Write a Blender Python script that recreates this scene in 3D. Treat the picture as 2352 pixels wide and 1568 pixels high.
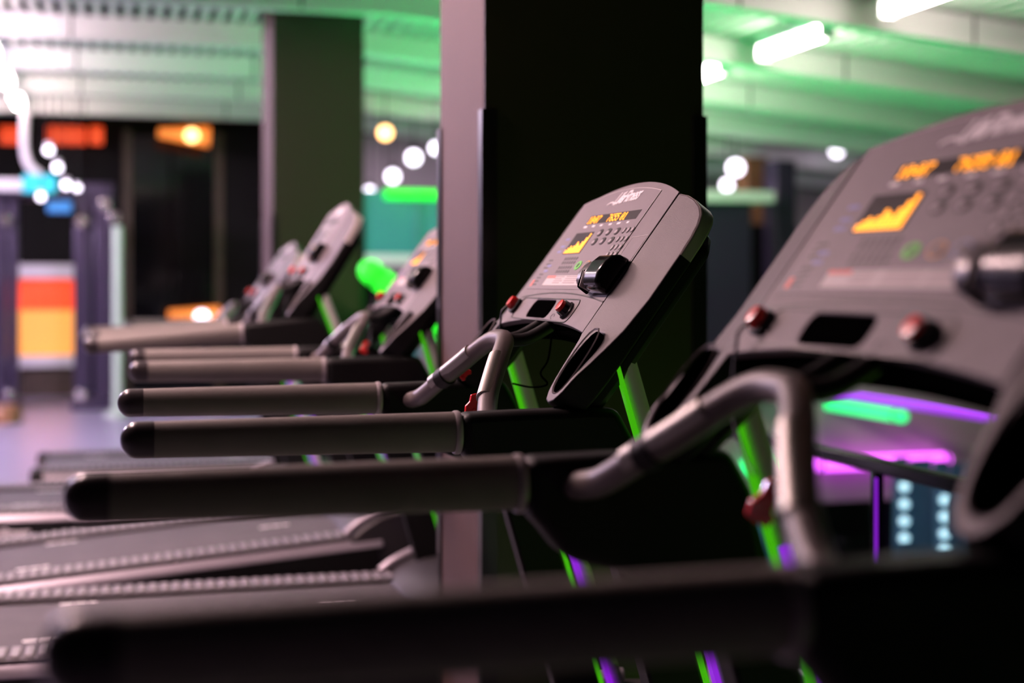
import bpy, bmesh, math, random
from mathutils import Vector, Matrix
random.seed(4)
for o in list(bpy.data.objects): bpy.data.objects.remove(o)
SC = bpy.context.scene
COL = SC.collection

# ---------------------------------------------------------------- camera
PSI = 0.27355; CAMZ = 1.28
cam = bpy.data.cameras.new('camera'); co = bpy.data.objects.new('camera', cam); COL.objects.link(co)
co.location = (0, 0, CAMZ); co.rotation_euler = (math.pi/2, 0, -PSI)
cam.lens = 50; cam.sensor_width = 36; cam.shift_y = -135/2352
cam.clip_start = .05; cam.clip_end = 100
cam.dof.use_dof = True; cam.dof.focus_distance = 2.66; cam.dof.aperture_fstop = 1.68
SC.camera = co
# ---------------------------------------------------------------- world, exposure
w = bpy.data.worlds.new('world'); SC.world = w; w.use_nodes = True
w.node_tree.nodes['Background'].inputs[0].default_value = (.5, .42, .5, 1)
w.node_tree.nodes['Background'].inputs[1].default_value = .004
vs = SC.view_settings
vs.view_transform = 'Standard'; vs.look = 'None'; vs.exposure = 0; vs.gamma = 1; vs.use_curve_mapping = False
TUBE_STRENGTH = 48      # white ceiling tubes, far bays
MAIN_STRENGTH = 215     # the two tubes over the near treadmills
GREEN_STRENGTH = 115     # green cove strips

# ---------------------------------------------------------------- materials
M = {}
def mat(name, col, rough=.5, metal=0., bump=0., bscale=300., spec=.5, emit=None, es=0., trans=0., var=0., vscale=8., coat=0.):
    m = bpy.data.materials.new(name); m.use_nodes = True
    nt = m.node_tree; b = nt.nodes['Principled BSDF']
    b.inputs['Base Color'].default_value = (*col, 1); b.inputs['Roughness'].default_value = rough
    b.inputs['Metallic'].default_value = metal; b.inputs['Specular IOR Level'].default_value = spec
    b.inputs['Transmission Weight'].default_value = trans
    if coat: b.inputs['Coat Weight'].default_value = coat; b.inputs['Coat Roughness'].default_value = .1
    if emit: b.inputs['Emission Color'].default_value = (*emit, 1); b.inputs['Emission Strength'].default_value = es
    if bump or var:
        tc = nt.nodes.new('ShaderNodeTexCoord')
    if bump:
        n = nt.nodes.new('ShaderNodeTexNoise'); n.inputs['Scale'].default_value = bscale; n.inputs['Detail'].default_value = 2
        bp = nt.nodes.new('ShaderNodeBump'); bp.inputs['Strength'].default_value = bump; bp.inputs['Distance'].default_value = .002
        nt.links.new(tc.outputs['Object'], n.inputs['Vector'])
        nt.links.new(n.outputs['Fac'], bp.inputs['Height']); nt.links.new(bp.outputs['Normal'], b.inputs['Normal'])
    if var:
        n2 = nt.nodes.new('ShaderNodeTexNoise'); n2.inputs['Scale'].default_value = vscale; n2.inputs['Detail'].default_value = 4
        r = nt.nodes.new('ShaderNodeMapRange'); r.inputs[1].default_value = .3; r.inputs[2].default_value = .7
        r.inputs[3].default_value = 1-var; r.inputs[4].default_value = 1+var
        mx = nt.nodes.new('ShaderNodeMix'); mx.data_type = 'RGBA'; mx.blend_type = 'MULTIPLY'; mx.inputs[0].default_value = 1
        mx.inputs[6].default_value = (*col, 1)
        nt.links.new(tc.outputs['Object'], n2.inputs['Vector']); nt.links.new(n2.outputs['Fac'], r.inputs[0])
        nt.links.new(r.outputs[0], mx.inputs[7]); nt.links.new(mx.outputs[2], b.inputs['Base Color'])
    M[name] = m
    return m
mat('panel_grey', (.175, .15, .156), .55, spec=.3, bump=.25, bscale=900, var=.06, vscale=30)
mat('fairing_grey', (.092, .076, .080), .5, spec=.35, bump=.3, bscale=900)
mat('shell_light', (.5, .46, .43), .5)  # paler colour carries the light falling on the shell's upper shoulder
mat('overlay', (.19, .165, .178), .5, spec=.3, bump=.12, bscale=900)
mat('black_plastic', (.006, .006, .006), .55, spec=.25, bump=.1, bscale=600)
mat('black_gloss', (.008, .008, .008), .16)
mat('void', (.001, .001, .001), .9, spec=0)
mat('grip_rubber', (.19, .172, .155), .62, bump=.25, bscale=500, var=.08)
mat('cap_plastic', (.035, .03, .032), .28)
mat('module_satin', (.10, .09, .092), .3)
mat('bar_vinyl', (.125, .103, .10), .42, bump=.2, bscale=700)
mat('steel', (.34, .33, .30), .45, metal=1, bump=.1, bscale=200)
mat('aluminium', (.80, .77, .73), .4, spec=.5)
mat('screen', (.006, .005, .005), .5, spec=.12)
mat('led_orange', (.2, .08, 0), .5, emit=(1, .31, .0), es=3.0)
mat('print_white', (.85, .82, .82), .5)
mat('print_dark', (.03, .026, .03), .5)
mat('print_blue', (.18, .2, .45), .5)
mat('label_white', (.55, .50, .49), .5)
mat('label_red', (.75, .16, .12), .5)
mat('label_line', (.36, .3, .3), .5)
mat('red_plastic', (.78, .012, .012), .25, coat=.5)
mat('red_led', (.6, .02, .02), .3, emit=(1, .03, .02), es=.25)
mat('icon_green', (.10, .62, .05), .4)
mat('icon_orange', (.62, .28, .06), .4)
mat('icon_blue', (.2, .26, .42), .4)
mat('key_rim', (.02, .018, .02), .3)
mat('key_cap', (.42, .38, .39), .35)
mat('belt', (.075, .068, .072), .75, bump=.5, bscale=220, var=.12)
mat('foot_rail', (.24, .22, .235), .4)
mat('frame_silver', (.34, .31, .35), .32, metal=.3)
mat('hood', (.035, .032, .034), .4, bump=.15, bscale=700)
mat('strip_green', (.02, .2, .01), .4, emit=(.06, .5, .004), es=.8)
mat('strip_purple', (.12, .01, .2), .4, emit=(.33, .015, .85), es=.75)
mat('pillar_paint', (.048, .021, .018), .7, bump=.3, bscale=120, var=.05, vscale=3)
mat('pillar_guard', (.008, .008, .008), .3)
mat('ceiling_white', (.80, .79, .77), .7)
mat('slat_white', (.62, .62, .6), .7)
mat('ceiling_void', (.012, .012, .012), .9)
mat('floor_rubber', (.24, .22, .30), .33, bump=.15, bscale=150, var=.15, vscale=5)
mat('dark_floor', (.05, .045, .05), .35)
mat('dark_wall', (.005, .004, .004), .8, spec=.2)
mat('mauve_wall', (.42, .36, .38), .7)
mat('wood', (.23, .10, .045), .5, var=.25, vscale=6)
mat('dark_wood', (.05, .028, .018), .5, var=.2)
mat('black_glass', (.004, .004, .005), .08)
mat('purple_steel', (.045, .032, .065), .3, metal=.3)
mat('tube_white', (.9, .9, .9), .5, emit=(1, .76, .78), es=TUBE_STRENGTH)
mat('tube_main', (.9, .9, .9), .5, emit=(1, .645, .655), es=MAIN_STRENGTH)
mat('tube_second', (.9, .9, .9), .5, emit=(1, .645, .655), es=MAIN_STRENGTH*1.9)
mat('tube_hall', (.9, .9, .9), .5, emit=(1, .88, .82), es=40)
mat('tube_lilac', (.9, .9, .9), .5, emit=(.86, .66, 1), es=800)
mat('strip_floor', (.1, .6, .1), .5, emit=(.4, 1, .08), es=9)
mat('tube_housing', (.75, .75, .75), .5)
mat('cove_green', (.1, .9, .2), .5, emit=(.04, 1, .22), es=GREEN_STRENGTH)
mat('neon_green', (.05, .6, .05), .5, emit=(.008, 1, .012), es=1.5)
mat('neon_green_cyan', (.05, .6, .2), .5, emit=(.02, 1.0, .25), es=1.4)
mat('neon_purple', (.3, .05, .6), .5, emit=(.42, .0, 1), es=.85)
mat('neon_magenta', (.6, .1, .6), .5, emit=(.85, .10, 1), es=3.0)
mat('globe_white', (.9, .9, .9), .5, emit=(.92, .82, 1), es=5)
mat('globe_orange', (.9, .6, .3), .5, emit=(1, .52, .18), es=6)
mat('glow_orange', (.9, .4, .1), .5, emit=(1, .20, .02), es=.85)
mat('glow_amber', (.8, .4, .1), .5, emit=(1, .36, .04), es=.75)
mat('glow_red', (.8, .15, .05), .5, emit=(1, .055, .004), es=.8)
mat('bulb_cool', (.8, .9, .95), .5, emit=(.45, .75, .9), es=1.4)
mat('chrome', (.7, .68, .72), .15, metal=1)
mat('cyan_print', (.02, .55, .62), .5, emit=(.02, .6, .65), es=.25)
mat('blue_print', (.03, .22, .5), .5)
mat('white_plastic', (.75, .7, .74), .4)
mat('pole_green', (.45, .55, .45), .4)
mat('teal_panel', (.06, .22, .23), .35, emit=(.02, .075, .085), es=.6)  # faint emission put in so the panel shows where no lamp lights it
mat('glass', (.85, .95, .95), .03, trans=1.0, spec=.5)
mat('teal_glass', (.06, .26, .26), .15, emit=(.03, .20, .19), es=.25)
mat('blue_glow', (.05, .1, .17), .3, emit=(.04, .12, .2), es=.12)
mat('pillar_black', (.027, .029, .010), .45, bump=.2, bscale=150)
M['glass'].node_tree.nodes['Principled BSDF'].inputs['IOR'].default_value = 1.05

# ---------------------------------------------------------------- mesh helpers
class MB:
    def __init__(s): s.v = []; s.f = []; s.mi = []
    def add(s, vs, fs, mi=0):
        k = len(s.v); s.v += [tuple(p) for p in vs]; s.f += [tuple(i+k for i in f) for f in fs]; s.mi += [mi]*len(fs); return s
    def box(s, a, b, mi=0, T=None):
        vs = [(x, y, z) for z in (a[2], b[2]) for x, y in ((a[0], a[1]), (b[0], a[1]), (b[0], b[1]), (a[0], b[1]))]
        if T: vs = [T(*p) for p in vs]
        return s.add(vs, [(3,2,1,0),(4,5,6,7),(0,1,5,4),(1,2,6,5),(2,3,7,6),(3,0,4,7)], mi)
    def prism(s, poly, c0, c1, T, mi=0, wf=None):
        """extrude 2-D poly (a,b) from c0 (back) to c1 (front); T maps (a,b,c) to space; wf(a,b) added to the front"""
        n = len(poly); g = wf or (lambda a, b: 0)
        vs = [T(a, b, c0) for a, b in poly] + [T(a, b, c1+g(a, b)) for a, b in poly]
        fs = [tuple(range(n-1, -1, -1)), tuple(range(n, 2*n))] + [(i, (i+1) % n, n+(i+1) % n, n+i) for i in range(n)]
        return s.add(vs, fs, mi)
    def rings(s, rings, cap=True, mi=0, closed=False):
        n = len(rings[0]); k = len(rings); vs = [p for r in rings for p in r]
        fs = [(i*n+j, i*n+(j+1) % n, (i+1)*n+(j+1) % n, (i+1)*n+j) for i in range(k-1) for j in range(n)]
        if closed: fs += [((k-1)*n+j, (k-1)*n+(j+1) % n, (j+1) % n, j) for j in range(n)]
        elif cap: fs += [tuple(range(n-1, -1, -1)), tuple(range((k-1)*n, k*n))]
        return s.add(vs, fs, mi)
    def tube(s, pts, r, n=12, mi=0):
        pts = [Vector(p) for p in pts]; rs = r if isinstance(r, (list, tuple)) else [r]*len(pts); R = []
        up = None
        for i, p in enumerate(pts):
            t = (pts[min(i+1, len(pts)-1)] - pts[max(i-1, 0)]).normalized()
            if up is None:
                a = Vector((0, 0, 1)) if abs(t.z) < .9 else Vector((1, 0, 0)); up = (a - t*a.dot(t)).normalized()
            else: up = (up - t*up.dot(t)).normalized()
            sd = t.cross(up)
            R.append([p + (up*math.cos(2*math.pi*j/n) + sd*math.sin(2*math.pi*j/n))*rs[i] for j in range(n)])
        return s.rings(R, True, mi)
    def ball(s, c, r, n=14, m=9, sc=(1,1,1), mi=0):
        R = []
        for i in range(1, m):
            a = math.pi*i/m
            R.append([(c[0]+r*sc[0]*math.sin(a)*math.cos(2*math.pi*j/n), c[1]+r*sc[1]*math.sin(a)*math.sin(2*math.pi*j/n), c[2]-r*sc[2]*math.cos(a)) for j in range(n)])
        return s.rings(R, True, mi)
    def obj(s, name, m, parent=None, smooth=False, bevel=0, seg=2, angle=35):
        me = bpy.data.meshes.new(name); me.from_pydata(s.v, [], s.f)
        for mm in (m if isinstance(m, (list, tuple)) else [m]): me.materials.append(M[mm])
        me.polygons.foreach_set('material_index', s.mi)
        bm = bmesh.new(); bm.from_mesh(me)
        if getattr(s, 'weld', False): bmesh.ops.remove_doubles(bm, verts=bm.verts, dist=1e-5)
        bmesh.ops.recalc_face_normals(bm, faces=bm.faces); bm.to_mesh(me); bm.free()
        return link(name, me, parent, smooth, bevel, seg, angle)
def link(name, me, parent=None, smooth=False, bevel=0, seg=2, angle=35):
    o = bpy.data.objects.new(name, me); COL.objects.link(o); o.parent = parent
    if bevel:
        b = o.modifiers.new('bevel', 'BEVEL'); b.width = bevel; b.segments = seg; b.limit_method = 'ANGLE'; b.angle_limit = math.radians(angle); b.use_clamp_overlap = True
        smooth = True
    if smooth:
        me.polygons.foreach_set('use_smooth', [True]*len(me.polygons))
        try: me.set_sharp_from_angle(angle=math.radians(40))
        except Exception: pass
    return o
def tag(o, label=None, cat=None, group=None, kind=None):
    for k, v in (('label', label), ('category', cat), ('group', group), ('kind', kind)):
        if v: o[k] = v
    return o
def empty(name, loc=(0,0,0), rz=0.):
    o = bpy.data.objects.new(name, None); COL.objects.link(o); o.location = loc; o.rotation_euler = (0, 0, rz); o.empty_display_size = .1
    return o
I3 = lambda x, y, z: (x, y, z)
def ellipse(ca, cb, ra, rb, n=24, p=2.0):
    out = []
    for i in range(n):
        t = 2*math.pi*i/n; c, s_ = math.cos(t), math.sin(t)
        out.append((ca+ra*math.copysign(abs(c)**(2/p), c), cb+rb*math.copysign(abs(s_)**(2/p), s_)))
    return out
def smooth_path(pts, sub=6):
    P = [Vector(p) for p in pts]; out = []
    for i in range(len(P)-1):
        p0 = P[max(i-1, 0)]; p1 = P[i]; p2 = P[i+1]; p3 = P[min(i+2, len(P)-1)]
        for k in range(sub):
            t = k/sub
            out.append(.5*((2*p1) + (p2-p0)*t + (2*p0-5*p1+4*p2-p3)*t*t + (3*p1-p0-3*p2+p3)*t**3))
    out.append(P[-1]); return out
def fairing(o1, s, c0=-.056, cut=.172):
    """side fairing: outline o1 (a, b) with an oval cup hole near its lower end; returns hole outline and mesh"""
    cx, cy = .357, .083
    low = [p for p in o1 if p[1] < cut]
    lo_out = [p for p in low if p[0] > .36]; lo_in = [p for p in low if p[0] <= .36]
    poly = [(.287, cut), (.4128, cut)] + low[1:] + [low[0]] if False else None
    ring = [(.4128, cut)] + [p for p in o1[o1.index((.413, .17)):] ] + [(.287, .142), (.287, cut)]
    angs = sorted({round(math.atan2(b-cy, a-cx), 4) for a, b in ring} | {round(2*math.pi*i/26-math.pi, 4) for i in range(26)})
    def hit(t):
        d = (math.cos(t), math.sin(t)); best = None
        for (a0, b0), (a1, b1) in zip(ring, ring[1:]+ring[:1]):
            ex, ey = a1-a0, b1-b0; den = d[0]*ey-d[1]*ex
            if abs(den) < 1e-12: continue
            r = ((a0-cx)*ey-(b0-cy)*ex)/den; q = ((a0-cx)*d[1]-(b0-cy)*d[0])/den
            if r > 0 and -1e-6 <= q <= 1+1e-6 and (best is None or r < best): best = r
        return (cx+d[0]*best, cy+d[1]*best)
    def hol(t):
        c, q = math.cos(t), math.sin(t); r = ((abs(c)/.035)**2.4+(abs(q)/.068)**2.4)**(-1/2.4)
        return (cx+c*r-(q*r)*.06, cy+q*r)
    O = [hit(t) for t in angs]; H = [hol(t) for t in angs]; n = len(angs)
    top = sorted([p for p in O if p[1] > cut-1e-5], key=lambda p: p[0])
    up = [p for p in o1 if p[1] > cut]
    U = top + [p for p in reversed(up)]           # along the cut to the outside, then up and over, back to the seam
    wf = lambda a, b: -.24*max(0, abs(a)-.287)*min(1, max(0, (b-.05)/.15))
    mb = MB()
    F = lambda p: K(s*p[0], p[1], wf(*p)); B = lambda p: K(s*p[0], p[1], c0)
    mb.add([F(p) for p in O]+[F(p) for p in H], [(i, (i+1) % n, n+(i+1) % n, n+i) for i in range(n)])
    mb.add([B(p) for p in O]+[B(p) for p in H], [(i, (i+1) % n, n+(i+1) % n, n+i) for i in range(n)], 1)
    mb.add([F(p) for p in H]+[B(p) for p in H], [(i, (i+1) % n, n+(i+1) % n, n+i) for i in range(n)], 1)
    for i in range(n):
        p, q = O[i], O[(i+1) % n]
        if p[1] > cut-1e-5 and q[1] > cut-1e-5: continue
        mb.add([F(p), F(q), B(q), B(p)], [(0, 1, 2, 3)], 1)
    m = len(U)
    mb.add([F(p) for p in U], [tuple(range(m))]); mb.add([B(p) for p in U], [tuple(range(m))], 1)
    for i in range(m):
        p, q = U[i], U[(i+1) % m]
        if p[1] < cut+1e-5 and q[1] < cut+1e-5: continue
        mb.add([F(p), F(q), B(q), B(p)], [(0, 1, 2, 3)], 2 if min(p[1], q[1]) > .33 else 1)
    mb.weld = True
    return H, mb
def text_mesh(body, size, T, shear=0., depth=.0006, spacing=1.):
    cu = bpy.data.curves.new('t', 'FONT'); cu.body = body; cu.size = size; cu.shear = shear; cu.extrude = depth; cu.align_x = 'CENTER'; cu.align_y = 'CENTER'
    cu.space_character = spacing; cu.offset = size*.03; cu.resolution_u = 3
    o = bpy.data.objects.new('t', cu); COL.objects.link(o)
    dg = bpy.context.evaluated_depsgraph_get(); me = bpy.data.meshes.new_from_object(o.evaluated_get(dg))
    bpy.data.objects.remove(o)
    mb = MB(); mb.add([T(*v.co) for v in me.vertices], [tuple(p.vertices) for p in me.polygons]); bpy.data.meshes.remove(me)
    return mb

# ================================================================ STRUCTURE
def struct(mb, name, m, label=None, **k):
    o = mb.obj(name, m, **k); o['kind'] = 'structure'
    if label: o['label'] = label
    return o
struct(MB().box((-9, -3, -.25), (2.22, 17.2, 0)), 'floor', 'floor_rubber', 'lilac grey rubber gym floor under the treadmills')
struct(MB().box((2.22, -3, -2.9), (16, 18, -2.7)), 'floor', 'dark_floor', 'dark floor of the lower hall beyond the glass railing')
struct(MB().box((-9, 17.2, -2.9), (3.6, 17.4, 3.6)), 'wall_back', 'dark_wall', 'dark back wall behind the cable machine')
struct(MB().box((3.6, 17.2, -2.9), (16, 17.4, 3.6)), 'wall_back', 'mauve_wall', 'mauve back wall of the far hall')
struct(MB().box((-9.2, -3, -.2), (-9, 17.4, 3.6)), 'wall_left', 'dark_wall', 'dark left wall of the gym')

def drop(X): return .095*max(0, X-1.8)
BEAM_Y = [4.61, 6.24, 7.87, 9.5, 11.13, 12.76, 14.39, 16.02]
BZ = 3.09
xs = [-9, 1.8] + [1.8+.4*i for i in range(1, 22)]
cm = MB()
vs_ = []; 
for X in xs:
    z = BZ+.30-drop(X); vs_ += [(X, 3.0, z), (X, 17.3, z), (X, 17.3, z+.05), (X, 3.0, z+.05)]
cm.rings([vs_[4*i:4*i+4] for i in range(len(xs))])
ceil = struct(cm, 'ceiling', 'ceiling_void', 'dark ceiling above white slats')
sl_me = None
i = 0; X = -6.5
while X < 9.2:
    if sl_me is None:
        s0 = MB().box((-.026, 3.1, 0), (.026, 17.2, .075)).obj('slat', 'slat_white', ceil); sl_me = s0.data; o = s0
    else:
        o = bpy.data.objects.new('slat', sl_me); COL.objects.link(o); o.parent = ceil
    o.location = (X, 0, BZ+.185-drop(X)); X += .112
for k, y in enumerate(BEAM_Y):
    mb = MB(); R = []
    for X in xs:
        z = BZ-drop(X); R.append([(X, y-.07, z), (X, y+.07, z), (X, y+.07, z+.18), (X, y-.07, z+.18)])
    mb.rings(R)
    b = struct(mb, 'ceiling_beam', 'ceiling_white', ['beam above the nearest treadmills', 'second', 'third', 'fourth', 'fifth', 'sixth', 'seventh', 'eighth'][k]+' white ceiling beam counted from the camera')
    # seams in the beam cladding
    for X in (-.3, 1.2, 3.6, 5.2):
        z = BZ-drop(X)
        MB().box((X-.008, y-.0715, z+.004), (X+.008, y-.0695, z+.178)).obj('seam', 'ceiling_void', b)
def pillar(x0, x1, y0, y1, name, label, guards=True):
    r = empty('pillar', ((x0+x1)/2, (y0+y1)/2, 0)); r['kind'] = 'structure'; r['label'] = label
    hx, hy = (x1-x0)/2, (y1-y0)/2
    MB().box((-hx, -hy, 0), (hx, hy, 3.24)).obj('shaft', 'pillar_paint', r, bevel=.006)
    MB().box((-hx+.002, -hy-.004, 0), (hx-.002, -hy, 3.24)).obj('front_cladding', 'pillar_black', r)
    for sx in (-1, 1):
        for sy in (-1, 1):
            g = MB(); t = .006; e = .035
            x, y = sx*(hx+.001), sy*(hy+.005)
            g.box(tuple(min(a, b) for a, b in zip((x-sx*e, y, .08), (x+sx*t, y+sy*t, 1.73))), tuple(max(a, b) for a, b in zip((x-sx*e, y, .08), (x+sx*t, y+sy*t, 1.73))))
            g.box(tuple(min(a, b) for a, b in zip((x, y-sy*e, .08), (x+sx*t, y, 1.73))), tuple(max(a, b) for a, b in zip((x, y-sy*e, .08), (x+sx*t, y, 1.73))))
            g.obj('corner_guard', 'pillar_guard', r)
    return r
pillar(.925, 1.54, 3.57, 4.08, 'pillar', 'square mauve pillar with black corner guards beside the focused treadmill')
pillar(1.03, 1.65, 9.62, 10.3, 'pillar', 'dark far pillar behind the inclined treadmill')

# ceiling tube lamps: emissive tube in a white housing
def tube_lamp(x, y, L, label, z=None, m='tube_white'):
    z = z if z else BZ-drop(x)+.06
    r = empty('tube_lamp', (x, y, z)); tag(r, label, 'ceiling lamp', 'white ceiling tube lamps')
    MB().box((-.05, -L/2, .04), (.05, L/2, .09)).obj('housing', 'tube_housing', r)
    mb = MB(); mb.tube([(0, -L/2+.02, .0), (0, L/2-.02, .0)], .05, 10); mb.obj('tube', m, r, smooth=True)
    for s in (-1, 1): MB().box((-.052, s*(L/2-.01)-.012, -.052), (.052, s*(L/2-.01)+.012, .06)).obj('end_cap', 'tube_housing', r)
    return r
for k, y in enumerate([3.79, 5.42, 10.31, 11.94, 13.57, 15.2]):
    tube_lamp(-.95, y, 1.1, 'white tube lamp in the row over the walkway, %s from the camera' % ['first', 'second', 'third', 'fourth', 'fifth', 'sixth'][k], m=('tube_main', 'tube_second', 'tube_white')[min(k, 2)])
for k, y in enumerate([10.31, 12.2]):
    tube_lamp(-3.4, y, 1.1, 'lilac tube lamp over the left side of the gym, the %s of two' % ['nearer', 'farther'][k], m='tube_lilac')
for k, y in enumerate([7.05, 8.72, 10.31, 12.0, 13.57]):
    tube_lamp(4.42, y, .95, 'white tube lamp under the green ceiling, %s from the camera' % ['first', 'second', 'third', 'fourth', 'fifth'][k], m='tube_hall')

# ================================================================ TREADMILL
PV = (.5957, 0, .8032); PN = (-.8032, 0, .5957); PO = (.7304, 0, CAMZ-.205)
def K(a, b, c):   # console coordinates: a to the user's right (towards the camera), b up the panel, c out of the panel
    return (PO[0]+PV[0]*b+PN[0]*c, -a, PO[2]+PV[2]*b+PN[2]*c)
RZ = CAMZ-.255    # hand rail centre height
FONT = {'0':'01110 10001 10011 10101 11001 10001 01110','1':'00100 01100 00100 00100 00100 00100 01110','2':'01110 10001 00001 00110 01000 10000 11111','5':'11111 10000 11110 00001 00001 10001 01110',
 '6':'00110 01000 10000 11110 10001 10001 01110','7':'11111 00001 00010 00100 01000 01000 01000','8':'01110 10001 10001 01110 10001 10001 01110','9':'01110 10001 10001 01111 00001 00010 01100',':':'00 00 11 00 11 00 00',' ':'000 000 000 000 000 000 000'}
def dots(mb, cells, a0, b0, da, db, r):
    for i, j in cells:
        mb.prism(ellipse(a0+i*da, b0+j*db, r, min(r*.9, db*.48), 8), .0008, .0022, K)
def led_text(txt, a0, b0, da, db, r):
    mb = MB(); x = 0; cells = []
    for ch in txt:
        rows = FONT[ch].split()
        for j, row in enumerate(rows):
            for i, c in enumerate(row):
                if c == '1': cells.append((x+i, 6-j))
        x += len(rows[0])+1
    dots(mb, cells, a0, b0, da, db, r); return mb
def rrect(a0, b0, a1, b1, r, n=4):
    out = []
    for cx, cy, t0 in ((a1-r, b1-r, 0), (a0+r, b1-r, 90), (a0+r, b0+r, 180), (a1-r, b0+r, 270)):
        for k in range(n+1):
            t = math.radians(t0+90*k/n); out.append((cx+r*math.cos(t), cy+r*math.sin(t)))
    return out
def line_strip(mb, pts, wd, c0, c1, T):
    for (a0, b0), (a1, b1) in zip(pts, pts[1:]):
        d = Vector((a1-a0, b1-b0)); L = d.length; d /= L; nrm = Vector((-d.y, d.x))*wd/2; e = d*wd*.3
        mb.prism([(a0-nrm.x-e.x, b0-nrm.y-e.y), (a1-nrm.x+e.x, b1-nrm.y+e.y), (a1+nrm.x+e.x, b1+nrm.y+e.y), (a0+nrm.x-e.x, b0+nrm.y-e.y)], c0, c1, T)
def arch(a): return .512 - .046*(a/.285)**2          # top edge of the centre panel
def under(a): return .163 - .022*(a/.297)**2          # lower edge of the centre panel
def make_console(root, lvl):
    """lvl 2 = all details, 1 = far machines"""
    # centre panel and the body behind it
    N = 16
    top = [(-.2815+.563*i/N, arch(-.2815+.563*i/N)) for i in range(N+1)]
    bot = [(.288-.576*i/N, under(.288-.576*i/N)) for i in range(N+1)]
    po = MB().prism(top[::-1]+bot[::-1], -.014, 0, K).obj('console_panel', 'panel_grey', root)
    cut = MB().prism(rrect(-.136, .1665, .014, .2115, .016), -.02, .02, K).obj('cutter', 'void')
    bo_ = po.modifiers.new('b', 'BOOLEAN'); bo_.operation = 'DIFFERENCE'; bo_.object = cut; bo_.solver = 'EXACT'
    me_ = bpy.data.meshes.new_from_object(po.evaluated_get(bpy.context.evaluated_depsgraph_get()))
    po.modifiers.clear(); po.data = me_; bpy.data.objects.remove(cut)
    while len(me_.materials) > 1: me_.materials.pop()
    me_.polygons.foreach_set('material_index', [0]*len(me_.polygons))
    bv = po.modifiers.new('bevel', 'BEVEL'); bv.width = .0015; bv.segments = 2; bv.limit_method = 'ANGLE'; bv.angle_limit = .6
    body = MB()
    bo = [(-.28+.56*i/N, arch(-.28+.56*i/N)-.003) for i in range(N+1)][::-1] + [(-.29+.58*i/N, under(-.29+.58*i/N)+.004) for i in range(N+1)]
    body.prism(bo, -.055, -.0135, K)
    bk = [(-.24+.48*i/N, arch(-.24+.48*i/N)-.05) for i in range(N+1)][::-1] + [(-.24+.48*i/N, under(0)+.10) for i in range(N+1)]
    body.prism(bk, -.095, -.05, K)
    body.obj('console_body', 'black_plastic', root, bevel=.008)
    # dark lip hanging below the panel edge
    lip = MB(); R = []
    for i in range(N+1):
        a = -.295+.59*i/N; b = under(a)
        R.append([K(a, b+.004, -.012), K(a, b-.012, -.028), K(a, b-.013, -.056), K(a, b+.03, -.056)])
    lip.rings(R); lip.obj('panel_lip', 'void', root, bevel=.004)
    # side fairings that run down into the cup holder arms
    for s in (-1, 1):
        o1 = [(.287, .142), (.287, .464), (.316, .463), (.345, .456), (.372, .444), (.391, .428), (.402, .408), (.409, .38), (.412, .34), (.4125, .24), (.413, .17), (.414, .12), (.412, .08), (.406, .045), (.395, .016), (.379, -.002), (.360, -.008), (.340, -.003), (.324, .014), (.313, .04), (.304, .07), (.297, .105), (.292, .13)]
        hole, fm = fairing(o1, s)
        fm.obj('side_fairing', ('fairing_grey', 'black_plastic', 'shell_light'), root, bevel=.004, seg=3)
        cup = MB()
        r0 = [K(s*(.357+(a-.357)*.985), .083+(b-.083)*.99, -.004) for a, b in hole]
        r1 = [K(s*(.357+(a-.357)*.95), .083+(b-.083)*.96, -.040) for a, b in hole]
        r2 = [K(s*(.357+(a-.357)*1.0), .083+(b-.083)*1.0, -.075) for a, b in hole]
        r3 = [K(s*(.357+(a-.357)*1.0), .083+(b-.083)*1.0, -.004) for a, b in hole]
        cup.rings([r0, r1], cap=False); cup.add(r1, [tuple(range(len(r1)))])
        cup.obj('cup_holder', 'void', root, smooth=True)
        MB().rings([[K(s*(.357+(a-.357)*k), .083+(b-.083)*(1+(k-1)*.6), c) for a, b in hole] for k, c in ((1.0, -.001), (1.07, .0015), (1.12, -.0005))], cap=False).obj('cup_rim', 'fairing_grey', root, smooth=True)
        # shell behind the cup
        MB().prism([(s*a, b) for a, b in [(.30, .10), (.30, .40), (.35, .42), (.395, .38), (.40, .12), (.385, .03), (.36, .012), (.335, .03)]], -.085, -.05, K).obj('rear_shell', 'black_plastic', root, bevel=.012)
    # overlay sheet
    NN = 14
    ov = [(-.275+.455*i/NN, min(.497-.035*((-.275+.455*i/NN+.03)/.285)**2, .497)) for i in range(NN+1)]
    ovl = ov[::-1] + [(-.262, .238), (.18, .238)]
    ovo = MB().prism(ovl, -.001, .0012, K).obj('overlay', 'overlay', root)
    if lvl > 1:
        e = MB(); line_strip(e, ov+[(.18, .238)], .0012, .001, .0016, K); line_strip(e, [(.2, .363), (.278, .366), (.278, .30)], .001, -.0005, .0005, K); line_strip(e, [(.2, .363), (.2, .30)], .001, -.0005, .0005, K)
        e.obj('overlay_edge', 'label_white', ovo)
    # logo
    lg = text_mesh('LifeFitness', .043, lambda x, y, z: K(x*.92+.002, .474+y+x*.04, .0018+z), shear=.45, depth=.0004, spacing=.86)
    line_strip(lg, [(-.098+.012*i, .459+.006*math.sin(i*.9)) for i in range(5)], .004, .0012, .0022, K)
    lg.obj('logo', 'print_white', root)
    # message display
    dw = MB().prism(rrect(-.156, .410, .146, .433, .001), 0, .0016, K).obj('message_window', 'screen', root)
    if lvl > 1: led_text('10:07', -.151, .4125, .0028, .0028, .0015).obj('lit_digits', 'led_orange', dw)
    if lvl > 1: led_text('7655 01', -.028, .4125, .0028, .0028, .0015).obj('lit_digits', 'led_orange', dw)
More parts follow.
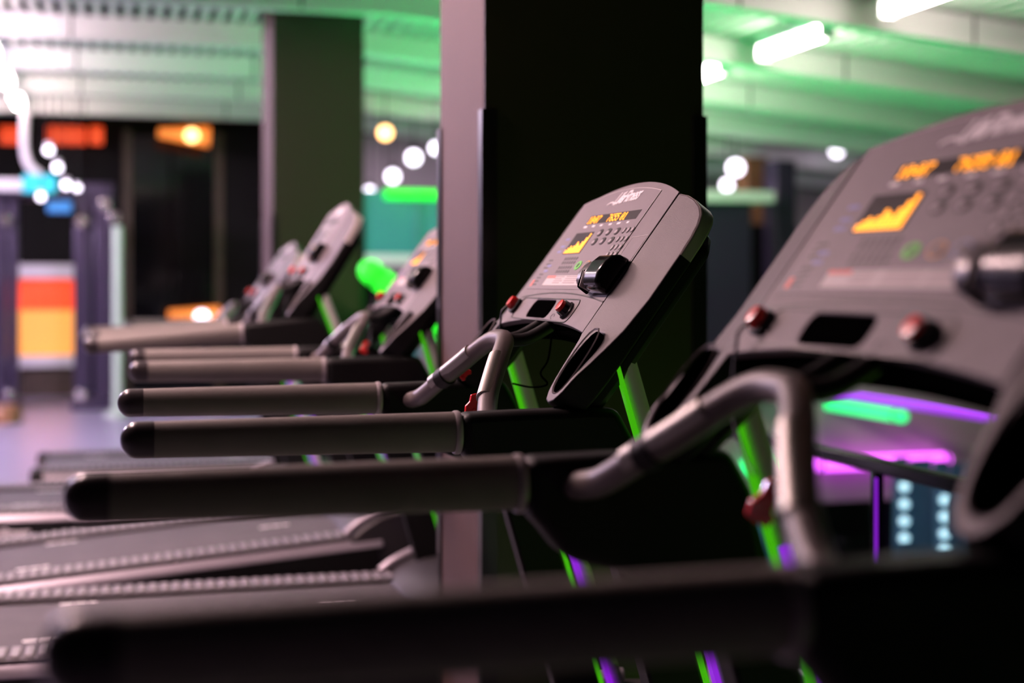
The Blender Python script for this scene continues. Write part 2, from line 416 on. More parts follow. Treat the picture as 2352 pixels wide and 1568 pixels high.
    # profile graph
    gw = MB().prism(rrect(-.174, .330, -.058, .387, .001), 0, .0016, K).obj('graph_window', 'screen', root)
    hs = [2, 3, 4, 3, 4, 6, 5, 4, 6, 8, 10]
    g = MB() if lvl > 1 else None
    if g: dots(g, [(i, j) for i, h in enumerate(hs) for j in range(h)], -.166, .3345, .0097, .0051, .0046); g.obj('lit_graph', 'led_orange', gw)
    # tray with slot
    if lvl > 1:
        e = MB(); tr = rrect(-.232, .160, .163, .214, .018); line_strip(e, tr+[tr[0]], .0022, -.001, .0014, K)
        sa = [(-.255+.54*i/12, .229-.018*((-.255+.54*i/12)/.29)**2) for i in range(13)]
        line_strip(e, sa, .003, -.002, .0006, K); e.obj('tray_seam', 'key_rim', root)
    slot = MB(); so = rrect(-.136, .1665, .014, .2115, .016)
    slot.prism(so, -.0138, -.0035, K); slot.obj('phone_slot', 'void', root)
    # stop button, safety key
    sb = empty('stop_button'); sb.parent = root
    MB().rings([[K(a, b, c) for a, b in ellipse(.124, .186, r, r*.95, 20)] for r, c in ((.021, -.001), (.0208, .004), (.0175, .006), (.0165, .015))]).obj('collar', 'black_gloss', sb, smooth=True)
    MB().rings([[K(a, b, c) for a, b in ellipse(.124, .186, r, r*.95, 20)] for r, c in ((.0135, .014), (.0138, .020), (.0128, .0225), (.006, .0235))]).obj('red_cap', 'red_plastic', sb, smooth=True)
    sk = empty('safety_key'); sk.parent = root
    MB().prism(rrect(-.262, .172, -.226, .208, .01), -.001, .008, K).obj('key_base', 'black_plastic', sk, bevel=.002)
    MB().rings([[K(a, b, c) for a, b in ellipse(-.246, .192, .013*k, .015*k, 14)] for k, c in ((1, .007), (1.05, .014), (.8, .021), (.3, .022))]).obj('red_key', 'red_plastic', sk, smooth=True)
    MB().tube(smooth_path([K(-.246, .184, .016), K(-.25, .165, .02), K(-.252, .15, .012), (.80, .245, RZ+.10), (.79, .19, RZ+.05), (.765, .11, RZ+.035)], 5), .0022, 6).obj('key_cord', 'black_plastic', sk, smooth=True)
    # entertainment clip module
    md = empty('clip_module'); md.parent = root
    T = lambda p, q, c: None
    prof = [(.226, 0), (.224, .022), (.234, .034), (.252, .041), (.275, .041), (.292, .036), (.303, .023), (.308, 0)]   # (b, c) side profile
    def ext(a0, a1, pr, k=1.): return [[K(a, .27+(b-.27)*k, c*k) for b, c in pr] for a in (a0, a1)]
    MB().rings(ext(.205, .284, prof)).obj('module_body', 'black_gloss', md, bevel=.008, seg=3)
    pf2 = [(.230, 0), (.226, .022), (.236, .034), (.252, .039), (.268, .038), (.282, .032), (.291, .021), (.295, 0)]
    MB().rings(ext(.160, .207, pf2)).obj('module_face', 'module_satin', md, bevel=.008, seg=3)
    MB().rings([[K(a, b, c) for b, c in ((.222, .006), (.2225, .031), (.256, .0415), (.256, .01))] for a in (.186, .195)]).obj('module_slot', 'void', md, bevel=.003)
    MB().rings([[K(a, b, c) for b, c in ((.228, .006), (.224, .03), (.256, .0425), (.26, .01))] for a in (.195, .199)]).obj('module_fin', 'key_cap', md, bevel=.002)
    if lvl < 2: return
    # keys
    def key(a, b, ra, rb):
        mb = MB(); mb.prism(ellipse(a, b, ra, rb, 14, 2.3), .001, .0022, K)
        mb.prism(ellipse(a-ra*.12, b-rb*.18, ra*.62, rb*.5, 12, 2.3), .002, .0032, K, 1)
        mb.obj('key_button', ('key_rim', 'key_cap'), root)
    for b, aa in ((.382, (-.014, .037, .087)), (.359, (-.011, .039, .09))):
        for a in aa: key(a, b, .013, .0095)
    for b, n in ((.382, 3), (.360, 3), (.340, 3), (.322, 3)):
        for k in range(n): 
            a = .127+.0235*k
            mb = MB(); mb.prism(ellipse(a, b, .0085, .0075, 12), .001, .0018, K); mb.prism(ellipse(a, b, .0052, .0055, 12), .0016, .0026, K, 1)
            mb.obj('number_key', ('key_rim', 'key_cap'), root)
    for a, m_ in ((-.008, 'icon_green'), (.043, 'icon_orange'), (.089, 'icon_blue')):
        mb = MB(); mb.prism(ellipse(a, .298, .0165, .0115, 20), .001, .0022, K)
        if m_ != 'icon_green': mb.prism(ellipse(a, .298, .0125, .0088, 16), .002, .0027, K, 1)
        mb.prism([(a-.007, .299), (a+.001, .304), (a+.007, .299), (a+.002, .2985), (a+.002, .293), (a-.003, .293), (a-.003, .2985)], .0024, .0032, K, 2)
        mb.obj({'icon_green': 'start_key', 'icon_orange': 'cool_down_key', 'icon_blue': 'fan_key'}[m_], (m_, 'overlay', 'print_dark'), root)
    pr = MB()
    for r_ in range(4):
        for k in range(6):
            a = -.128+.0155*k+.0015*(r_ % 2); b = .318-.0105*r_-.002*(r_ > 1)
            pr.prism(ellipse(a, b, .0062, .0038, 7, 1.6), .001, .0018, K); pr.prism([(a-.004, b-.0048), (a+.005, b-.0048), (a+.004, b-.0038), (a-.004, b-.0038)], .001, .0018, K)
    pr.obj('workout_icons', 'print_dark', root)['kind'] = 'stuff'
    pw = MB()
    for k in range(6):
        a = -.146+.052*k; pw.prism(rrect(a-.010+.003*(k % 2), .4005, a+.010-.004*(k % 3 == 2), .4055, .0012, 2), .001, .0017, K)
    pw.obj('printed_captions', 'print_white', ovo)['kind'] = 'stuff'
    pb = MB()
    for b in (.372, .352, .338, .30, .286): pb.prism(rrect(-.222, b-.003, -.196, b+.003, .001, 2), .001, .0017, K)
    pb.obj('printed_notes', 'print_blue', ovo)['kind'] = 'stuff'
    pk = MB()
    for b in (.315, .305, .295, .277, .268, .259, .25):
        for a in (-.236, -.226, -.216): pk.prism(rrect(a-.003, b-.002, a+.003, b+.002, .0005, 2), .001, .0017, K)
    pk.obj('printed_table', 'print_dark', ovo)['kind'] = 'stuff'
    wl = MB().prism(rrect(-.162, .247, .15, .2725, .001, 2), .001, .002, K).obj('warning_label', 'label_white', root)
    MB().prism(rrect(-.16, .266, -.105, .272, .0005, 2), .0018, .0026, K).obj('label_heading', 'label_red', wl)
    ll = MB()
    for k in range(4):
        b = .2695-.0053*k
        for a0, a1 in ((-.10, -.045), (-.03, .055), (.06, .14)): ll.prism([(a0, b-.0011), (a1-.01*(k % 2), b-.0011), (a1-.01*(k % 2), b+.0011), (a0, b+.0011)], .0018, .0025, K)
    ll.obj('label_text', 'label_line', wl)['kind'] = 'stuff'
    MB().prism(rrect(-.252, .245, -.24, .262, .001, 2), .001, .002, K).obj('red_sticker', 'label_red', ovo)
    hp = MB(); line_strip(hp, [(.052+.009*math.cos(t*.6), .172+.006*math.sin(t*.6)) for t in range(9)], .0012, .0, .0008, K); hp.obj('headphone_mark', 'print_dark', root)

def xsec(x, y, z, hw, hh, n=28, p=2.1):
    return [(x, y+a, z+b) for a, b in ellipse(0, 0, hw, hh, n, p)]
def make_treadmill(lvl, ridges):
    root = empty('treadmill')
    make_console(root, lvl)
    # hand rails
    for s in (-1, 1):
        y = s*.37
        hr = empty('hand_rail'); hr.parent = root
        MB().rings([xsec(x, y, RZ-.002*x/.55, .026+.005*x/.56, .0295+.0055*x/.56) for x in (.052, .2, .38, .555)]).obj('grip', 'grip_rubber', hr, smooth=True)
        R = []
        for k in range(9):
            t = k/8*math.pi/2; R.append(xsec(.027*(1-math.cos(t)), y, RZ, max(.001, .0266*math.sin(t)), max(.001, .0302*math.sin(t))))
        R.append(xsec(.053, y, RZ, .0268, .0304))
        MB().rings(R).obj('end_cap', 'cap_plastic', hr, smooth=True)
        MB().rings([xsec(x, y, RZ-.003, .0325+d, .0365+d) for x, d in ((.553, 0), (.556, .0015), (.561, .0015), (.564, 0))]).obj('collar_ring', 'key_cap', hr, smooth=True)
        arm = [(.563, RZ-.037), (.563, RZ+.031), (.66, RZ+.033), (.735, RZ+.034), (.79, RZ+.036), (.845, RZ+.034), (.875, RZ-.02), (.90, RZ-.13), (.87, RZ-.24), (.80, RZ-.20), (.74, RZ-.145), (.69, RZ-.118), (.655, RZ-.110), (.615, RZ-.098), (.585, RZ-.06)]
        mb = MB(); mb.prism(arm, y-.033, y+.033, lambda a, b, c: (a, c, b)); mb.obj('arm', 'black_plastic', hr, bevel=.016, seg=3)
        # upright
        up = empty('upright'); up.parent = root
        fx = lambda z: .843 - .30*(z-CAMZ+.156)
        z0, z1 = .20, CAMZ-.137
        mb = MB(); mb.prism([(fx(z0)-.11, z0), (fx(RZ)-.09, RZ-.03), (fx(RZ), RZ-.03), (fx(z0), z0)], y-.03, y+.03, lambda a, b, c: (a, c, b)); mb.obj('post', 'black_plastic', up, bevel=.006)
        mb = MB(); mb.prism([(fx(z0), z0), (fx(z1), z1), (fx(z1)+.007, z1), (fx(z0)+.007, z0)], y-.032, y-.016, lambda a, b, c: (a, c, b)); mb.obj('green_reflection', 'strip_green', up)  # green reflection on the upright, put in as an emissive strip
        zm = .93
        mb = MB(); mb.tube([(fx(zm)+.026, y-.01, zm), (fx(z1)+.026, y-.01, z1)], .020, 14); mb.obj('spine', 'aluminium', up, smooth=True)
        mb = MB(); mb.prism([(fx(z0)+.019, z0), (fx(zm)+.019, zm), (fx(zm)+.030, zm), (fx(z0)+.030, z0)], y-.031, y-.01, lambda a, b, c: (a, c, b)); mb.obj('purple_reflection', 'strip_purple', up)  # hall's purple light mirrored in the metal, imitated by a glowing strip
        mb = MB(); mb.tube([(fx(z0)+.045, y, z0), (fx(zm)+.045, y, zm)], .018, 14); mb.obj('spine', 'aluminium', up, smooth=True)
    # heart rate grip bar
    hb = empty('grip_bar'); hb.parent = root
    Z = lambda z: CAMZ+z
    pts = [(.618, .352, Z(-.262)), (.632, .318, Z(-.256)), (.640, .27, Z(-.244)), (.662, .20, Z(-.208)), (.690, .14, Z(-.172)), (.716, .09, Z(-.138)), (.736, .045, Z(-.116)), (.742, 0, Z(-.112))]
    full = pts + [(x, -y, z) for x, y, z in pts[:-1][::-1]]
    sp = smooth_path(full, 6); n = len(sp)
    rr = [.0185 if 4 < i < n-5 else (.006, .012, .0155, .0175, .0183)[min(i, n-1-i)] for i in range(n)]
    MB().tube(sp, rr, 14).obj('bar', 'bar_vinyl', hb, smooth=True)
    for s in (-1, 1):
        q = smooth_path([(.655, s*.215, Z(-.215)), (.690, s*.14, Z(-.170)), (.709, s*.103, Z(-.145))], 5)
        MB().tube([Vector(p)+Vector((-.004, 0, .0012)) for p in q], .0172, 14).obj('pulse_plate', 'steel', hb, smooth=True)
        MB().tube(smooth_path([(.742, s*.03, Z(-.114)), (.79, s*.035, Z(-.11)), (.86, s*.035, Z(-.07))], 4), .013, 10).obj('stem', 'black_plastic', hb, smooth=True)
    q = smooth_path([(.663, .198, Z(-.206)), (.668, .187, Z(-.200)), (.673, .176, Z(-.194))], 3)
    MB().tube(q, .0225, 14).obj('strap', 'black_plastic', hb, smooth=True)
    # deck
    DZ = .238
    fr = MB()
    for s in (-1, 1):
        sec = [(.44, .196), (.482, .196), (.475, .217), (.455, .234), (.32, .234), (.32, .196)]
        MB().rings([[(x, s*a, b) for a, b in ((.33, .08), (.465, .08), (.48, .10), (.4805, .1955), (.33, .1955))] for x in (-.44, .98)]).obj('side_skirt', 'black_plastic', root)
        fr.rings([[(x, s*a, b) for a, b in sec] for x in (-.45, 1.0)])
    fr.box((-.42, -.33, .10), (1.0, .33, .2))
    fr.obj('deck_frame', 'frame_silver', root, bevel=.004)
    MB().rings([[(x, s*.305, z) for s, z in ((-1, DZ-.03), (1, DZ-.03), (1, DZ-.008), (-1, DZ-.008))] for x in (-.44, 1.0)]).obj('running_belt', 'belt', root)
    mk = MB()
    for x0, y0 in ((-.216, .27), (.60, .04), (-.30, -.2)):
        for k, L in enumerate((.042, .036, .026)):
            xx = x0+(0, .048, .09)[k]
            if ridges: mk = MB()
            mk.prism(rrect(xx, y0-.011, xx+L, y0+.011, .006, 2), DZ-.009, DZ-.0065, I3)
            if ridges: mk.obj('belt_mark', 'print_white', root)
    if not ridges: mk.obj('belt_marks', 'print_white', root)['kind'] = 'stuff'
    for s in (-1, 1):
        foot = empty('foot_rail') if ridges else root
        if ridges: foot.parent = root
        mb = MB(); mb.box((-.44, min(s*.315, s*.462), DZ-.006), (.92, max(s*.315, s*.462), DZ+.006)); mb.obj('tread_base' if ridges else 'foot_rail', 'belt', foot, bevel=.003)
        rb = None; N = 35
        if ridges:
            for k in range(N):
                if rb is None:
                    o = MB().box((-.013, -.055, 0), (.013, .055, .007)).obj('grip_ridge', 'foot_rail', foot, bevel=.003, seg=1); rb = o
                else:
                    o = rb.copy(); COL.objects.link(o)
                o.location = (-.42+.0385*k, s*.389, DZ+.0055)
        else:
            mb = MB()
            for k in range(N): x = -.42+.0385*k; mb.box((x-.013, s*.389-.055, DZ+.0055), (x+.013, s*.389+.055, DZ+.0125))
            mb.obj('grip_ridges', 'foot_rail', root)['kind'] = 'stuff'
        # rear roller cover and foot
        MB().rings([[(x, s*a, z) for a, z in ((.30, .09), (.49, .09), (.495, .20), (.475, .245), (.30, .245))] for x in (-.50, -.43)]).obj('rear_cover', 'black_plastic', root, bevel=.012)
        MB().rings([[(x+.40, s*.40+.03*math.cos(t*math.pi/6), 0) for t in range(12) for x in (0,)][:0] or [(-.40+.03*math.cos(t*math.pi/6), s*.40+.03*math.sin(t*math.pi/6), z) for t in range(12)] for z in (0, .1)]).obj('rear_foot', 'black_plastic', root, smooth=True)
        MB().rings([[(1.25+.035*math.cos(t*math.pi/6), s*.36+.035*math.sin(t*math.pi/6), z) for t in range(12)] for z in (0, .13)]).obj('front_foot', 'black_plastic', root, smooth=True)
    MB().tube([(-.46, -.31, .205), (-.46, .31, .205)], .026, 12).obj('rear_roller', 'cap_plastic', root, smooth=True)
    # motor hood
    sec = [(.88, .235), (.93, .275), (1.0, .31), (1.15, .335), (1.3, .325), (1.40, .28), (1.43, .2), (1.42, .1), (.90, .1)]
    mb = MB(); mb.rings([[(x, y, z*(1 if abs(y) < .4 else .985)) for x, z in sec] for y in (-.47, -.42, .42, .47)]); mb.obj('motor_hood', 'hood', root, bevel=.012, seg=3)
    for s in (-1, 1):
        mb = MB(); mb.tube(smooth_path([(.87, s*.44, .25), (.93, s*.44, .29), (1.05, s*.44, .335), (1.16, s*.43, .35)], 4), .018, 10); mb.obj('hood_trim', 'frame_silver', root, smooth=True)
    # side script
    text_mesh('LifeFitness', .055, lambda x, y, z: (x-.32, -.4818-z, .148+y), shear=.4, depth=.0012, spacing=.9).obj('side_logo', 'print_white', root)
    return root
def kids(o): return [c for c in COL.objects if c.parent == o]
def copy_tree(o, parent=None):
    c = o.copy(); COL.objects.link(c); c.parent = parent
    for ch in kids(o): copy_tree(ch, c)
    return c
full = make_treadmill(2, False)
ridged = make_treadmill(2, True)
plain = make_treadmill(1, False)
def place(r, x, y, rz, label, incl=0.):
    tag(r, label, 'treadmill', 'row of treadmills')
    a = math.radians(incl); p = Vector((-.4, 0, 0)); Rm = Matrix.Rotation(rz, 3, 'Z') @ Matrix.Rotation(-a, 3, 'Y')
    r.location = Vector((x, y, 0)) + Matrix.Rotation(rz, 3, 'Z') @ p - Rm @ p
    r.rotation_euler = (0, -a, rz); return r
t1 = place(copy_tree(full), -.053, 1.384, .0102, 'nearest treadmill, large blurred console at the right edge of the picture')
t2 = place(full, .010, 2.755, .0031, 'sharply focused treadmill in front of the mauve pillar')
t3 = place(ridged, .047, 4.59, -.010, 'treadmill whose console is cut off by the mauve pillar, directly behind the focused one')
t4 = place(copy_tree(ridged), -.02, 5.65, 0, 'inclined treadmill with raised console in front of the dark far pillar', 4.6)
for o in [c for w_ in kids(t4) for c in kids(w_) if c.name.startswith('lit_')]: bpy.data.objects.remove(o)
t5 = place(plain, -.15, 7.28, 0, 'treadmill just behind the inclined one, console half hidden')
t6 = place(copy_tree(plain), .06, 8.70, 0, 'farthest treadmill of the row, next to the far pillar')
# small things that only single machines show
MB().tube(smooth_path([K(-.0, .158, -.03), (.84, .0, CAMZ-.155), (.83, .02, CAMZ-.185), (.835, -.01, CAMZ-.205), (.82, .05, CAMZ-.215), (.80, .12, CAMZ-.212)], 6), .0022, 6).obj('loose_wire', 'void', t2, smooth=True)
def clip(pos, t, rot, k=.75):
    r = empty('stop_clip'); r.parent = t; r.location = pos; r.rotation_euler = rot; r.scale = (k, k, k)
    MB().prism([(-.006, 0), (.012, -.002), (.018, .018), (.012, .034), (.016, .048), (.004, .056), (-.010, .046), (-.006, .03), (-.012, .016)], -.005, .005, lambda a, b, c: (a, c, b)).obj('red_jaw', 'red_plastic', r, bevel=.002)
    MB().prism([(.002, .004), (.022, .0), (.026, .014), (.010, .022)], -.007, .007, lambda a, b, c: (a, c, b)).obj('red_lever', 'red_plastic', r, bevel=.002)
c2 = clip((.645, -.10, CAMZ-.252), t2, (0, .45, .2), .8)
MB().tube(smooth_path([(.665, -.10, CAMZ-.215), (.68, -.11, CAMZ-.19), (.705, -.10, CAMZ-.15)], 4), .002, 6).obj('clip_cord', 'void', t2, smooth=True)
clip((.694, .16, CAMZ-.198), t2, (.3, 1.0, .1), .5)
clip((.755, .10, CAMZ-.268), t1, (.2, .6, .1), 1.)
clip((.73, 0, CAMZ-.225), t3, (0, .5, 0))

# ================================================================ GLASS RAILING (lower hall edge)
rl = empty('glass_railing', (2.12, 4.5, 0)); tag(rl, 'low glass railing with black handrail in front of the treadmills', 'railing')
MB().box((-.02, -4.4, .735), (.02, 4.3, .775)).obj('handrail', 'black_gloss', rl, bevel=.008)
MB().box((-.03, -4.4, 0), (.03, 4.3, .05)).obj('bottom_channel', 'black_gloss', rl)
for y in (-4.0, -2.4, -.84, .7, 2.3, 3.9):
    MB().box((-.015, y-.014, .04), (.015, y+.014, .74)).obj('post', 'black_gloss', rl, bevel=.003)
    MB().box((-.017, y-.0175, .06), (-.009, y-.0135, .72)).obj('light_edge', 'strip_purple', rl)
for y in (-3.97, -2.37, -.81, .73, 2.33): MB().box((-.005, y, .06), (.005, y+1.52, .73)).obj('glass_pane', 'glass', rl)

# ================================================================ LOWER HALL / BACKGROUND
def RT(px, py, dep):      # point on a sight line, used only to work out where far things stand
    a = (px-1176)/3266.7; b = -(py-649)/3266.7
    return Vector((dep*(math.sin(PSI)+math.cos(PSI)*a), dep*(math.cos(PSI)-math.sin(PSI)*a), CAMZ+dep*b))
def one(mb, name, m, label, cat, group=None, **k):
    return tag(mb.obj(name, m, **k), label, cat, group)
def neon(p0, p1, r, name, m, label):
    e = empty(name, p0); tag(e, label, 'neon tube'); d = Vector(p1)-Vector(p0)
    MB().tube([d*.0, d*1.], r, 12).ball((0, 0, 0), r).ball(tuple(d), r).obj('tube', m, e, smooth=True)
    u = d.normalized()
    for s, q in ((-1, Vector((0, 0, 0))), (1, d)): MB().tube([q+u*(.02-s*.03), q+u*(.02-s*.03)+u*.02], r*1.08, 12).obj('end_cap', 'key_rim', e, smooth=True)
    return e
# pale bulkhead across the hall with coloured light tubes
bh = MB().box((3.9, 9.25, -.30), (8.6, 9.8, .62)); struct(bh, 'wall_bulkhead', 'mauve_wall', 'pale mauve bulkhead across the lower hall')
struct(MB().box((3.0, 10.6, -2.7), (9.5, 10.8, -.30)), 'wall_lower', 'dark_wall', 'dark wall under the mauve bulkhead')
neon((5.0, 7.2, .49), (5.0, 9.2, .49), .032, 'neon_tube', 'neon_purple', 'purple light tube running towards the mauve bulkhead')
neon((4.93, 8.2, .41), (4.93, 9.2, .41), .04, 'neon_tube', 'neon_green_cyan', 'short green light tube under the purple tube')
neon((4.78, 9.15, -.01), (5.85, 9.15, -.01), .05, 'neon_tube', 'neon_magenta', 'thick magenta light tube on the mauve bulkhead')
neon((4.28, 9.15, -.01), (4.50, 9.15, -.01), .055, 'neon_tube', 'neon_green_cyan', 'short green light tube left of the magenta tube')
one(MB().box((4.9, 10.3, -1.6), (5.35, 10.36, -.32)).box((4.88, 10.36, -1.65), (5.37, 10.42, -.30)), 'wall_panel', 'teal_panel', 'teal panel on the dark wall under the bulkhead', 'panel', bevel=.005)
def vanity(px, ys, dep, label):
    c = RT(px, sum(ys)/len(ys), dep); r = empty('light_strip', c); tag(r, label, 'bulb strip', 'bulb strips in the lower hall')
    MB().box((-.05, .03, -.35), (.05, .06, .35)).obj('backplate', 'blue_glow', r, bevel=.005)
    MB().box((.06, .03, -.33), (.22, .05, .33)).obj('mirror', 'blue_glow', r, bevel=.005)
    for y in ys: MB().ball((0, 0, (sum(ys)/len(ys)-y)*dep/3266.7), .032).obj('bulb', 'bulb_cool', r, smooth=True)
vanity(2078, (1118, 1158, 1197, 1236), 9.0, 'vertical strip of four round cool white bulbs beyond the railing')
vanity(2170, (1110, 1148, 1187, 1226, 1262), 9.0, 'vertical strip of five round cool white bulbs beside the near cup holder')
# green cove strips that light the ceiling
def cove(p0, p1, label):
    e = empty('cove_light', p0); tag(e, label, 'strip light'); d = Vector(p1)-Vector(p0)
    MB().box((-.06, 0, -.05), (.06, d.y, -.005)).obj('trough', 'black_plastic', e)
    MB().box((-.035, .02, -.004), (.035, d.y-.02, .02)).obj('diffuser', 'cove_green', e)
cove((3.3, 7.95, 1.0), (3.3, 12.6, 1.0), 'green cove light strip above the lower hall')
fs = empty('floor_light', (1.98, .6, 0)); tag(fs, 'green floor light strip along the foot of the glass railing', 'strip light')
MB().box((-.04, 0, 0), (.04, 2.6, .03)).obj('trough', 'black_plastic', fs)
MB().box((-.025, .02, .03), (.025, 2.58, .05)).obj('diffuser', 'strip_floor', fs)
# far gallery left of the big pillar
struct(MB().box((2.0, 16.4, 1.4), (4.6, 16.6, 3.0)), 'wall_gallery', 'mauve_wall', 'mauve gallery wall seen left of the big pillar')
tg = empty('gallery_balustrade', (2.3, 14.3, 1.3)); tag(tg, 'teal glass gallery balustrade topped by a bright green light tube', 'balustrade')
MB().box((.0, 0, .25), (1.4, .02, .92)).obj('glass_pane', 'teal_glass', tg)
MB().box((.0, -.02, .18), (1.4, .04, .27)).obj('lower_rail', 'ceiling_white', tg)
g0 = RT(893, 443, 14.2); MB().tube([(g0.x-2.3, -.1, g0.z-1.3), (g0.x-2.3+.8, -.1, g0.z-1.3)], .05, 12).obj('light_tube', 'neon_green', tg, smooth=True)
for x in (.12, .7, 1.3): MB().box((x-.02, -.03, -4.0), (x+.02, .01, .95)).obj('post', 'teal_panel', tg)
def globe(px, py, dep, r, m, name, label, group):
    c = RT(px, py, dep); e = empty(name, c); tag(e, label, 'lamp', group)
    MB().ball((0, 0, 0), r).obj('globe', m, e, smooth=True)
    MB().tube([(0, 0, r*.9), (0, 0, r+.06)], r*.35, 8).obj('fitting', 'black_plastic', e)
    top = BZ-drop(c.x)+.18-c.z
    MB().tube([(0, 0, r+.05), (0, 0, max(r+.1, top))], .006, 6).obj('cord', 'black_plastic', e)
G = 'white globe lamps in the far hall'
globe(950, 362, 14.6, .075, 'globe_white', 'globe_lamp', 'largest white globe lamp left of the big pillar', G)
globe(902, 405, 14.9, .07, 'globe_white', 'globe_lamp', 'white globe lamp between the largest one and the dark pillar', G)
globe(849, 441, 15.2, .06, 'globe_white', 'globe_lamp', 'white globe lamp touching the edge of the dark far pillar', G)
globe(884, 452, 15.5, .05, 'globe_white', 'globe_lamp', 'small faint white globe lamp above the green gallery tube', G)
globe(1001, 340, 14.4, .06, 'globe_white', 'globe_lamp', 'white globe lamp half hidden by the edge of the big pillar', G)
globe(885, 305, 14.0, .07, 'globe_orange', 'amber_lamp', 'amber globe lamp right of the dark far pillar', 'amber lamps')
globe(1690, 385, 14.0, .08, 'globe_white', 'globe_lamp', 'white globe lamp right of the big pillar', G)
globe(1670, 425, 14.3, .06, 'globe_white', 'globe_lamp', 'lower white globe lamp right of the big pillar', G)
globe(1922, 347, 15.5, .07, 'globe_white', 'globe_lamp', 'white globe lamp at the ceiling edge above the nearest console', G)
# right far hall
def fbox(px0, py0, px1, py1, dep, th, name, m, label, cat):
    a = RT(px0, py1, dep); b = RT(px1, py0, dep); y = (a.y+b.y)/2
    return one(MB().box((a.x, y, a.z), (b.x, y+th, b.z)), name, m, label, cat, bevel=.01)
fbox(1712, 360, 1768, 1500, 15.0, .3, 'wood_panel', 'wood', 'brown wood panel in the far hall right of the big pillar', 'panel')
fbox(1780, 368, 1832, 1500, 14.0, .3, 'far_column', 'purple_steel', 'dark violet column above the left edge of the nearest console', 'column')
bc = empty('bar_counter', RT(1660, 515, 13.6)); tag(bc, 'violet bar counter with a pale top in the far hall', 'counter')
MB().box((-.35, -.1, .21), (.5, .4, .32)).obj('top', 'ceiling_white', bc, bevel=.01)
MB().box((-.35, .0, -4.4), (.3, .3, .21)).obj('front', 'purple_steel', bc, bevel=.01)
fbox(1560, 515, 1850, 1500, 14.4, .3, 'dark_partition', 'dark_wall', 'black partition under the violet counter', 'partition')
# green neon diagonal behind the third treadmill
n0 = RT(850, 622, 9.0); n1 = RT(1010, 752, 9.0)
ns = neon(n0, n1, .075, 'neon_tube', 'neon_green', 'slanting green light tube behind the console cut off by the pillar')
for q in (.08, .92):
    d_ = (n1-n0)*q; MB().tube([d_, Vector((d_.x, d_.y, -n0.z))], .012, 8).obj('stand', 'black_plastic', ns)
# far left: door with wood frame, amber lamps, cabinet, cable machine
dr = empty('door_1', (1.2, 17.1, 0)); dr['kind'] = 'structure'; dr['label'] = 'black glass double door with dark wood frame'
x0 = RT(292, 600, 16.6).x; x1 = RT(495, 600, 16.6).x
for a, b in ((x0, (x0+x1)/2-.01), ((x0+x1)/2+.01, x1)): MB().box((a-1.2, -.02, .05), (b-1.2, .03, 3.0)).obj('glass_leaf', 'black_glass', dr)
for a in (x0-.05, x1): MB().box((a-1.2, -.06, 0), (a+.1-1.2, .06, 3.05)).obj('door_frame', 'dark_wood', dr)
MB().box((x1+.1-1.2, -.03, 0), (x1+.65-1.2, .05, 3.05)).obj('side_panel', 'dark_wall', dr)
def sconce(px, py, label, up):
    c = RT(px, py, 16.0); e = empty('amber_lamp', c); tag(e, label, 'lamp', 'amber lamps')
    MB().ball((0, -.05, 0), .075).obj('bulb', 'globe_orange' if up else 'globe_white', e, smooth=True)
    MB().tube([(-.36, .06, .03), (.20, .06, .0)], [.05, .12], 12).obj('glowing_bar', 'glow_orange', e, smooth=True)
    MB().box((-.03, .05, -.04), (.03, 1.0, .04)).obj('bracket', 'black_plastic', e)
sconce(440, 312, 'amber lamp with glowing bar above the black door', True)
sconce(463, 728, 'amber lamp with glowing bar low on the black door', False)
for px0, px1, nm in ((0, 48, 'left'), (108, 196, 'wide'), (206, 236, 'narrow')):
    fbox(px0, 290, px1, 330, 16.2, .1, 'lit_sign', 'glow_red', '%s red glowing panel under the ceiling by the walkway lamps' % {'left': 'leftmost', 'wide': 'wide', 'narrow': 'narrow'}[nm], 'light panel')
cb = empty('drinks_cabinet', RT(107, 1010, 16.0)*1); cb.location.z = 0; tag(cb, 'amber lit cabinet between the posts of the cable machine', 'cabinet')
def zz(py, dep=16.0): return CAMZ+(649-py)*dep/3266.7
MB().box((-.32, -.02, zz(815)), (.32, .3, zz(712))).obj('amber_front', 'glow_amber', cb)
MB().box((-.32, .02, zz(712)), (.32, .3, zz(640))).obj('red_back', 'glow_red', cb)
MB().box((-.36, -.12, zz(640)), (.36, .3, zz(607))).obj('top_shelf', 'white_plastic', cb, bevel=.01)
MB().box((-.36, -.10, zz(842)), (.36, .3, zz(816))).obj('plinth', 'white_plastic', cb, bevel=.01)
MB().box((-.30, .0, 0), (.30, .28, zz(842))).obj('base', 'dark_wood', cb)
for k in range(5): MB().tube([(-.22+.11*k, -.02, zz(712)), (-.22+.11*k, -.02, zz(668)), (-.22+.11*k, -.02, zz(655))], [.03, .03, .012], 10).obj('bottle', 'glow_red', cb, smooth=True)
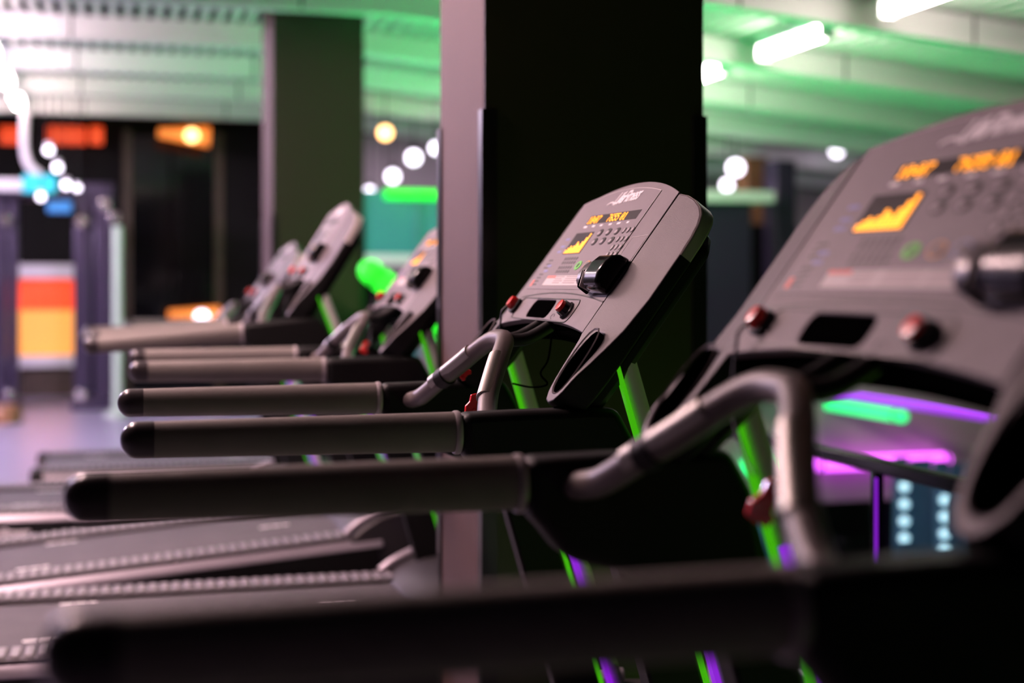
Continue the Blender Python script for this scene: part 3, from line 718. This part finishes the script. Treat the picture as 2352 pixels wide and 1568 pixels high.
# cable machine
rg = empty('cable_machine', (-.6, 15.2, 0)); tag(rg, 'violet steel cable machine with pulleys by the back wall', 'gym machine')
def rx(px, dep=14.6): return RT(px, 600, dep).x+.6
for a, b in ((-30, 20), (24, 46), (170, 210), (216, 258)):
    MB().box((rx(a), -.12, 0), (rx(b), .12, 2.2 if a < 210 else 2.25)).obj('post', 'purple_steel', rg, bevel=.02)
MB().box((rx(-40), -.1, 2.12), (rx(262), .1, 2.3)).obj('crossbar', 'purple_steel', rg, bevel=.02)
MB().box((rx(-40), -.3, 0), (rx(50), .3, .1)).obj('base_foot', 'purple_steel', rg, bevel=.02)
MB().box((rx(165), -.3, 0), (rx(270), .3, .1)).obj('base_foot', 'purple_steel', rg, bevel=.02)
for px, py in ((20, 508), (188, 510), (240, 470), (262, 500), (28, 905), (186, 905)):
    p = Vector((rx(px), -.14, CAMZ+(649-py)*14.5/3266.7))
    MB().tube([p+Vector((0, -.05, 0)), p+Vector((0, .02, 0))], .06, 16).obj('pulley', 'chrome', rg, bevel=.01)
MB().tube(smooth_path([(rx(62), -.1, 3.0), (rx(60), -.12, 2.65), (rx(72), -.15, 2.45), (rx(100), -.15, 2.35)], 6), .045, 10).obj('hose', 'white_plastic', rg, smooth=True)
pq = RT(270, 600, 13.6)
pl = one(MB().tube([(pq.x, pq.y, .05), (pq.x, pq.y, 1.82)], .045, 12).tube([(pq.x, pq.y, 0), (pq.x, pq.y, .05)], .12, 16), 'pole', 'pole_green', 'pale green pole standing right of the cable machine', 'pole', smooth=True)
def rbox(px0, py0, px1, py1, name, m):
    MB().box((rx(px0, 14.3), -.35, CAMZ+(649-py1)*14.3/3266.7), (rx(px1, 14.3), -.25, CAMZ+(649-py0)*14.3/3266.7)).obj(name, m, rg, bevel=.01)
rbox(55, 405, 130, 445, 'cyan_cover', 'cyan_print'); rbox(110, 463, 165, 490, 'blue_cover', 'blue_print'); rbox(-10, 415, 54, 442, 'white_cover', 'white_plastic')
MB().box((rx(-20), -.3, 2.15), (rx(165), -.08, 2.25)).obj('bracket', 'purple_steel', rg, bevel=.01)
for k, (px, py, r) in enumerate(((112, 345, .07), (132, 385, .07), (152, 425, .065), (178, 432, .05), (94, 452, .06))):
    c = RT(px, py, 14.0); e = empty('spot_lamp', c); tag(e, ['highest', 'second highest', 'middle', 'rightmost', 'lowest'][k]+' round white spot lamp hanging over the cable machine', 'lamp', 'spot lamps over the cable machine')
    MB().ball((0, 0, 0), r*.6).obj('bulb', 'globe_white', e, smooth=True)
    MB().tube([(0, 0, r*.5), (0, 0, r*1.1)], r*.5, 10).obj('socket', 'white_plastic', e, smooth=True)
    MB().tube([(0, 0, r), (0, 0, 3.27-c.z)], .008, 6).obj('cord', 'black_plastic', e)
st = RT(8, 958, 13.0); st.z = 0
one(MB().tube([(st.x, st.y, 0), (st.x, st.y, .1), (st.x, st.y, .16)], [.16, .16, .12], 20), 'weight_plate', 'wood', 'orange brown disc on the floor at the left edge', 'plate', smooth=True)
